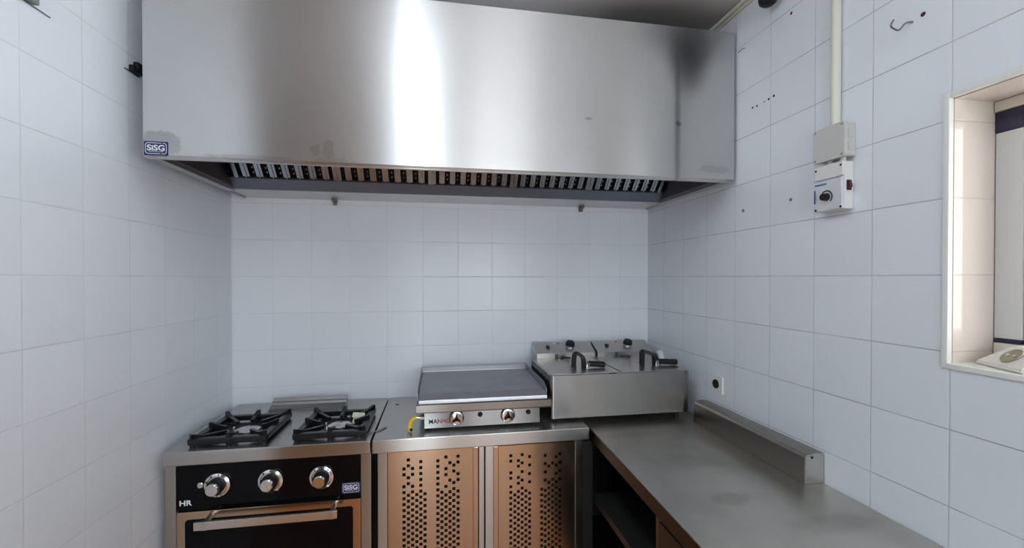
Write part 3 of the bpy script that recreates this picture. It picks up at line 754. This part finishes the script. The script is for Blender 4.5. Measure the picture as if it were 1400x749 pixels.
b = text_bm('NHO', 0.026, front_mat(1.115, -0.5855, 0.913), 0.0003, 0.0004, 0.95); obj('lettering', b, M_REDINK, gr, smooth=0)
b = NB(); cyl(b, (1.030, -0.555, 0.925), (1.012, -0.555, 0.925), 0.011, seg=6); tube(b, smooth_path([(1.020, -0.555, 0.925), (1.000, -0.556, 0.927), (0.988, -0.557, 0.926)]), 0.006)
gi = obj('gas_inlet', b, M_SATIN, gr)
b = NB(); tube(b, smooth_path([(0.994, -0.557, 0.925), (0.980, -0.560, 0.922), (0.970, -0.566, 0.911), (0.966, -0.572, 0.896), (0.966, -0.575, 0.884)]), 0.0105, 12)
cyl(b, (0.966, -0.575, 0.888), (0.966, -0.575, 0.8765), 0.0115, 0.0105, 12)
yh = obj('hose_elbow', b, M_YELLOW, gi); yh['label'] = 'bright yellow curved hose end'
b = NB(); cyl(b, (0.970, -0.582, 0.884), (0.975, -0.590, 0.884), 0.006, seg=10); obj('hose_clip', b, M_BLACK, gi)

# =================================================================== DOUBLE FRYER
fy = thing('double_fryer', 'stainless steel double tank electric fryer in the right corner', 'fryer', (1.96, -0.32, 0.870))
FZ = 1.088; LT = 0.004
b = NB(); prism(b, rrect(1.964, -0.345, 0.712, 0.430, 0.016, 4), 'z', 0.886, FZ, 0.002); obj('casing', b, M_FRYER, fy)
for x in (1.66, 2.27):
    for y in (-0.52, -0.17):
        b = NB(); z0 = 0.8702 if x < 1.76 else 0.8502
        cyl(b, (x, y, z0), (x, y, 0.8865), 0.013, seg=16); obj('foot', b, M_BLACK, fy)
b = NB(); box(b, 1.6065, 1.6078, -0.50, -0.17, 0.905, 1.06); obj('side_vent', b, M_BLACK, fy, smooth=0)
b = NB(); box(b, 1.6085, 1.617, -0.53, -0.16, FZ, FZ + 0.003, 0.001)
obj('rim_strip', b, M_FRYTOP, fy)
for s, (xa, xb) in enumerate(((1.618, 1.962), (1.970, 2.312))):
    b = NB(); box(b, xa, xb, -0.545, -0.14, FZ + 0.0005, FZ + LT, 0.001); ld = obj('lid', b, M_FRYTOP, fy)
    b = NB(); xh = (1.775, 2.150)[s]; wv = 0.050
    path = smooth_path([(xh, -0.395, FZ + 0.002), (xh, -0.397, FZ + 0.035), (xh + 0.003, -0.400, FZ + 0.066), (xh + 0.014, -0.402, FZ + 0.074), (xh + 0.034, -0.408, FZ + 0.064), (xh + 0.046, -0.413, FZ + 0.044), (xh + 0.048, -0.414, FZ + 0.002)], 6)
    if s == 1: path = smooth_path([(xh, -0.395, FZ + 0.002), (xh, -0.396, FZ + 0.055), (xh + 0.003, -0.398, FZ + 0.074), (xh + 0.045, -0.408, FZ + 0.062), (xh + 0.060, -0.413, FZ + 0.050), (xh + 0.062, -0.414, FZ + 0.002)], 6)
    t = NB(); n_ = len(path)
    for i in range(n_ - 1):      # flat strap handle
        p, q = path[i], path[i + 1]
        d = (q - p).normalized(); side = Vector((0, 1, 0)) * 0.014; nn = d.cross(Vector((0, 1, 0))).normalized() * 0.0085
        vs = [t.verts.new(v) for v in (p + side + nn, p - side + nn, p - side - nn, p + side - nn, q + side + nn, q - side + nn, q - side - nn, q + side - nn)]
        for f_ in ((0, 1, 2, 3), (4, 7, 6, 5), (0, 4, 5, 1), (1, 5, 6, 2), (2, 6, 7, 3), (3, 7, 4, 0)): t.faces.new([vs[j] for j in f_])
    merge(b, t); obj('lid_handle', b, M_BLACK, ld)
    # frying basket whose handle lies over the lid
    b = NB(); hx = (1.838, 2.212)[s]; hy = -0.43
    xg = (0.0, 0.01)[s]
    tube(b, smooth_path([(hx - 0.012, hy - 0.02, FZ + 0.004), (hx - 0.005, hy - 0.012, FZ + 0.026), (hx + 0.008, hy, FZ + 0.030)]), 0.0035, 8)
    tube(b, smooth_path([(hx - 0.012, hy - 0.035, FZ + 0.004), (hx - 0.002, hy - 0.02, FZ + 0.022), (hx + 0.012, hy - 0.004, FZ + 0.028)]), 0.0035, 8)
    bh = obj('basket_hook', b, M_CHROME, fy)
    b = NB(); Lh = (0.085, 0.110)[s]
    tube(b, [(hx + 0.002, hy + 0.004, FZ + 0.025), (hx + 0.006, hy + 0.004, FZ + 0.025), (hx + Lh * 0.5, hy, FZ + 0.023), (hx + Lh, hy - 0.005, FZ + 0.020), (hx + Lh + 0.004, hy - 0.005, FZ + 0.020)], [0.010, 0.0140, 0.0145, 0.0150, 0.010], 14)
    obj('basket_grip', b, M_BLACK, bh)
    # control head
    ha, hb = ((1.640, 1.985), (2.000, 2.345))[s]
    b = NB(); prism(b, [(-0.150, FZ - 0.002), (-0.150, 1.120), (-0.142, 1.124), (-0.045, 1.167), (-0.030, 1.167), (-0.030, 0.90), (-0.125, 0.90), (-0.125, FZ - 0.002)], 'x', ha, hb, 0.0015)
    ch = obj('control_head', b, M_FRYTOP, fy)
    nrm = Vector((0, -0.405, 0.914)).normalized()
    def onp(x, f): return Vector((x, -0.142 + 0.097 * f, 1.124 + 0.043 * f)) + nrm * 0.0003
    c = onp(ha + 0.215, 0.62)
    b = NB(); lathe(b, [(0.0, 0.0), (0.030, 0.0), (0.029, 0.006), (0.0, 0.006)], c, nrm, 32); kb = obj('dial_ring', b, M_CHROME, ch)
    b = NB(); lathe(b, [(0.027, 0.006), (0.027, 0.012), (0.023, 0.024), (0.020, 0.026), (0.0, 0.026)], c, nrm, 32); obj('dial', b, M_BLACK, kb)
    c = onp(ha + 0.078, 0.50)
    b = NB(); lathe(b, [(0.011, 0.0), (0.012, 0.004), (0.009, 0.008), (0.0, 0.008)], c, nrm, 20); box(b, c.x - 0.006, c.x + 0.006, c.y - 0.016, c.y + 0.016, c.z - 0.012, c.z + 0.010, 0.003); obj('rocker_switch', b, M_BLACK, ch)
    c = onp(ha + 0.125, 0.85); b = NB(); lathe(b, [(0.006, 0.0), (0.006, 0.003), (0.0, 0.005)], c, nrm, 14); obj('indicator_lamp', b, M_INK, ch)
    c = onp(ha + 0.150, 0.85); b = NB(); lathe(b, [(0.005, 0.0), (0.005, 0.002), (0.0, 0.003)], c, nrm, 14); obj('reset_cap', b, plain('grey button', (0.12, 0.12, 0.12), 0.5), ch)
    # fixing fork on the front of the head
    b = NB(); xx = ha + 0.105; box(b, xx, xx + 0.014, -0.165, -0.1505, 1.090, 1.117, 0.003); box(b, xx + 0.026, xx + 0.040, -0.185, -0.1505, 1.092, 1.106, 0.003)
    tube(b, [(xx + 0.03, -0.18, 1.100), (xx + 0.075, -0.20, 1.100)], 0.006, 10); obj('hanger_bracket', b, plain('dark bracket', (0.08, 0.08, 0.08), 0.3, 1.0), ch)
    b = NB(); cyl(b, (xa + 0.055, -0.33, FZ + LT), (xa + 0.055, -0.33, FZ + LT + 0.0012), 0.008, seg=14); obj('lid_stud', b, M_SATIN, ld)
b = NB(); box(b, 1.905, 1.935, -0.5555, -0.5450, FZ - 0.004, FZ + 0.003, 0.001); obj('catch', b, M_BLACK, fy)

# =================================================================== WALL FITTINGS
def wall_socket(y, z, label, hole=True, size=0.085):
    t_ = thing('wall_socket', label, 'socket', (XR, y, z))
    b = NB(); h = size / 2
    prism(b, rrect(y, z, size, size, 0.008), 'x', XR - 0.009, XR - 0.0005, 0.0015); obj('plate', b, M_PLASTIC, t_)
    if hole:
        b = NB(); lathe(b, [(0.0, 0.0025), (0.017, 0.0025), (0.0205, 0.004), (0.0215, 0.0)], (XR - 0.009, y, z + 0.002), (-1, 0, 0), 32); obj('recess', b, M_BLACK, t_)
    return t_
wall_socket(-0.677, 1.048, 'square white wall socket with black round centre above the upstand')
t_ = thing('round_socket', 'round white wall outlet half hidden behind the fryer', 'socket', (XR, -0.155, 1.078))
b = NB(); lathe(b, [(0.0, 0.012), (0.020, 0.012), (0.026, 0.026), (0.036, 0.024), (0.043, 0.0)], (XR - 0.0005, -0.155, 1.078), (-1, 0, 0), 36); obj('ring', b, M_PLASTIC, t_)
b = NB(); cyl(b, (XR - 0.0125, -0.155, 1.074), (XR - 0.019, -0.155, 1.074), 0.009, seg=14); obj('contact', b, M_BLACK, t_)

# junction box, conduit and control box
jb = thing('junction_box', 'large grey plastic junction box under the conduit on the right wall', 'junction box', (XR, -1.29, 1.98))
b = NB(); prism(b, rrect(-1.286, 1.985, 0.105, 0.104, 0.004), 'x', 2.356, XR - 0.0005, 0.002); obj('back_box', b, M_GREYPL, jb)
b = NB(); prism(b, rrect(-1.287, 1.985, 0.112, 0.110, 0.006), 'x', 2.3415, 2.3555, 0.002); lid = obj('lid', b, M_GREYPL, jb)
for y in (-1.335, -1.240):
    for z in (1.938, 2.032):
        b = NB(); cyl(b, (2.3412, y, z), (2.3405, y, z), 0.004, seg=12); obj('screw', b, plain('screw grey', (0.3, 0.3, 0.28), 0.5), lid)
for z in (1.963, 2.004):
    b = NB(); prism(b, rrect(2.371, z, 0.020, 0.028, 0.003), 'y', -1.3402, -1.3387); obj('knockout', b, M_GREYPL, jb, smooth=0)
b = NB(); cyl(b, (XR - 0.0145, -1.283, 2.038), (XR - 0.0145, -1.283, ZC - 0.001), 0.014, seg=20)
cd = tag(obj('conduit', b, M_CREAMPL, base=(XR - 0.014, -1.283, 2.038)), 'pale vertical conduit pipe running down the right wall to the junction box', 'conduit')
cbx = thing('fan_controller', 'white fan control box with black dial and red switch on the right wall', 'control box', (XR, -1.28, 1.84))
b = NB()
prism(b, [(-1.334, 1.767), (-1.234, 1.767), (-1.234, 1.918), (-1.334, 1.918)], 'x', 2.352, XR - 0.0005, 0.003)
prism(b, [(-1.334, 1.872), (-1.234, 1.872), (-1.234, 1.918), (-1.334, 1.918)], 'x', 2.345, 2.3525, 0.002)
obj('case', b, M_PLASTIC, cbx)
b = NB(); prism(b, [(2.352, 1.768), (2.346, 1.769), (2.340, 1.862), (2.352, 1.871)], 'y', -1.333, -1.235, 0.0015); fp = obj('front_plate', b, plain('label white', (0.66, 0.69, 0.72), 0.35), cbx)
def fpx(z): return 2.346 - (z - 1.769) / 0.093 * 0.006 - 0.0006
b = NB(); lathe(b, [(0.0, 0.016), (0.011, 0.016), (0.013, 0.0)], (fpx(1.812), -1.282, 1.812), (-1, 0, -0.05), 24); kn = obj('dial', b, M_BLACK, fp)
b = NB(); n = 14; t = NB()
ring = []
for i in range(n + 1):
    a = math.radians(-50 + 190 * i / n); ring.append((-math.cos(a), math.sin(a)))
for i in range(n):
    for r0, r1 in ((0.0175, 0.022),):
        pts = [(ring[i][0] * r0, ring[i][1] * r0), (ring[i][0] * r1, ring[i][1] * r1), (ring[i + 1][0] * r1, ring[i + 1][1] * r1), (ring[i + 1][0] * r0, ring[i + 1][1] * r0)]
        b.faces.new([b.verts.new((fpx(1.812 + q[1]) - 0.0004, -1.282 + q[0], 1.812 + q[1])) for q in pts])
obj('dial_scale', b, M_DARKINK, fp, smooth=0)
b = NB(); box(b, 2.3385, 2.3405, -1.243, -1.2395, 1.795, 1.840); box(b, 2.3375, 2.3385, -1.285, -1.243, 1.853, 1.857); obj('print', b, M_BLUE, fp, smooth=0)
for y, z in ((-1.329, 1.905), (-1.240, 1.905), (-1.240, 1.774), (-1.329, 1.774)):
    b = NB(); xx = 2.3445 if z > 1.8 else 2.3448; cyl(b, (xx + 0.002, y, z), (xx - 0.0006, y, z), 0.0035, seg=12); obj('screw', b, M_BLACK, cbx)
b = NB(); prism(b, [(2.361, 1.825), (2.376, 1.825), (2.376, 1.857), (2.361, 1.857)], 'y', -1.3385, -1.3335, 0.001); rk = obj('switch_bezel', b, M_BLACK, cbx)
b = NB(); prism(b, [(-1.3386, 1.828), (-1.3440, 1.836), (-1.3400, 1.854), (-1.3386, 1.854)], 'x', 2.363, 2.374, 0.0008); obj('red_rocker', b, M_RED, rk)
b = NB()
for y in (-1.315, -1.272): cyl(b, (2.368, y, 1.9185), (2.368, y, 1.9325), 0.009, seg=16)
obj('cable_gland', b, M_PLASTIC, cbx)

# black round lamp holder near the top of the frame
sp = thing('lamp_holder', 'black round fitting hanging near the ceiling trunking on the right', 'fitting', (2.34, -1.031, ZC - 0.03))
b = NB(); lathe(b, [(0.0, 0.0), (0.020, 0.003), (0.030, 0.012), (0.033, 0.025), (0.033, 0.06), (0.020, 0.075), (0.0, 0.075)], (2.340, -1.031, 2.592), (0, 0, 1), 28); obj('cup', b, M_BLACK, sp)
b = NB(); cyl(b, (2.340, -1.031, 2.667), (2.340, -1.031, ZC - 0.017), 0.012, seg=14); obj('stem', b, M_BLACK, sp)

# hooks and screw holes in the right wall
def rod_hook(pts, r, label, name='wall_hook', mat=None, cat='hook'):
    b = NB(); tube(b, smooth_path(pts, 6), r, 8)
    return tag(obj(name, b, mat or plain('rusty steel wire', (0.16, 0.16, 0.16), 0.4, 0.8), base=pts[0]), label, cat)
rod_hook([(XR, -1.500, 2.256), (XR - 0.006, -1.496, 2.258), (XR - 0.014, -1.490, 2.256), (XR - 0.020, -1.482, 2.244), (XR - 0.030, -1.480, 2.243), (XR - 0.040, -1.474, 2.256), (XR - 0.036, -1.478, 2.272)], 0.0022,
         'curled steel hook screwed into the right wall near the window')
rod_hook([(XR, -0.848, 2.532), (XR - 0.008, -0.843, 2.531), (XR - 0.016, -0.836, 2.524), (XR - 0.020, -0.830, 2.520)], 0.0018, 'small bent nail in the right wall beside the hood corner', 'bent_nail', cat='nail')
def hole(y, z, r, label, mat=M_HOLE, grp=None, name='screw_hole'):
    b = NB(); lathe(b, [(0.0, 0.0008), (r * 0.7, 0.0008), (r, 0.0002), (r, -0.002)], (XR - 0.0004, y, z), (-1, 0, 0), 14)
    o = tag(obj(name, b, mat, base=(XR, y, z)), label, 'screw hole', grp); return o
G1 = 'row of screw holes beside the hood'
hole(-1.525, 2.262, 0.0062, 'rusty dark screw hole to the right of the curled hook', M_RUST)
hole(-1.089, 2.533, 0.0055, 'small hole high on the right wall left of the conduit', M_RUST)
for y, z, r, l in ((-0.894, 2.260, .0045, 'first hole, nearest the hood, in the row of five dark holes'), (-0.919, 2.257, .0045, 'second hole from the hood in the row of five dark holes'), (-0.959, 2.258, .003, 'tiny middle hole in the row of five dark holes'),
                   (-0.982, 2.259, .0048, 'fourth hole from the hood in the row of five dark holes'), (-1.008, 2.261, .005, 'last hole, farthest from the hood, in the row of five dark holes')):
    hole(y, z, r, l, grp=G1)
hole(-0.841, 1.838, 0.0075, 'grey wall plug in the right wall below the hood corner', M_PLUG, name='wall_plug')['category'] = 'wall plug'
hole(-1.091, 1.840, 0.0065, 'grey wall plug in the right wall left of the control box', M_PLUG, name='wall_plug')['category'] = 'wall plug'

# rail brackets on the left wall
M_RAIL = plain('grey painted steel', (0.22, 0.24, 0.24), 0.4, 0.6)
def rail_bracket(y0, y1, yc, label, mat):
    t_ = thing('wall_bracket', label, 'bracket', (0, yc, 2.29))
    b = NB(); box(b, 0.0005, 0.004, y0, y1, 2.2865, 2.2895, 0.001); obj('strip', b, mat, t_)
    b = NB(); box(b, 0.0005, 0.018, yc - 0.026, yc + 0.026, 2.290, 2.312, 0.003); box(b, 0.004, 0.022, yc - 0.010, yc + 0.016, 2.300, 2.330, 0.004)
    cyl(b, (0.010, yc - 0.018, 2.284), (0.010, yc - 0.018, 2.290), 0.005, seg=10); obj('clamp', b, mat, t_)
rail_bracket(-1.175, -1.066, -1.143, 'grey metal bracket with thin strip at the top of the left wall', M_RAIL)
rail_bracket(-0.778, -0.700, -0.730, 'dark metal bracket on the left wall beside the hood edge', M_BLACK)

# white surface socket lying on the window sill
ss = thing('surface_socket', 'cream plastic surface socket with round recess lying on the window sill', 'socket', (2.46, -1.70, WZ0))
A = Vector((2.456, -1.601, WZ0 + 0.001)); B = Vector((2.396, -1.724, WZ0 + 0.001)); ex = (B - A).normalized(); ey = Vector((-ex.y, ex.x, 0)); 
if ey.x < 0: ey = -ey
L_ = (B - A).length; D_ = 0.095
def S(u, v, z): return A + ex * u + ey * v + Vector((0, 0, z))
b = NB()
ba = [S(0, 0, 0), S(L_, 0, 0), S(L_, D_, 0), S(0, D_, 0)]; bm_ = [S(0, 0, .008), S(L_, 0, .008), S(L_, D_, .008), S(0, D_, .008)]
tp = [S(0.035, 0.050, .052), S(L_ - 0.030, 0.050, .052), S(L_ - 0.030, D_ - 0.004, .052), S(0.035, D_ - 0.004, .052)]
V = [[b.verts.new(p) for p in r] for r in (ba, bm_, tp)]
b.faces.new(V[0][::-1]); b.faces.new(V[2])
for r0, r1 in zip(V, V[1:]):
    for i in range(4): b.faces.new((r0[i], r0[(i + 1) % 4], r1[(i + 1) % 4], r1[i]))
bmesh.ops.bevel(b, geom=b.edges[:], offset=0.0025, segments=2, affect='EDGES')
obj('shell', b, plain('cream socket plastic', (0.72, 0.71, 0.64), 0.4), ss)
nf = (S(0, 0, .008) - S(0, .05, .052)).cross(ex); nf = nf.normalized()
if nf.z < 0: nf = -nf
c = S(L_ * 0.52, 0.026, 0.0317)
b = NB(); lathe(b, [(0.0, 0.0006), (0.019, 0.0006), (0.022, 0.003), (0.023, 0.0)], c, nf, 28); rc = obj('recess', b, M_BRASS, ss)
b = NB()
for sgn in (-1, 1): cyl(b, c + ex * 0.009 * sgn + nf * 0.0008, c + ex * 0.009 * sgn + nf * 0.004, 0.003, seg=10)
obj('contact', b, M_PLASTIC, rc)
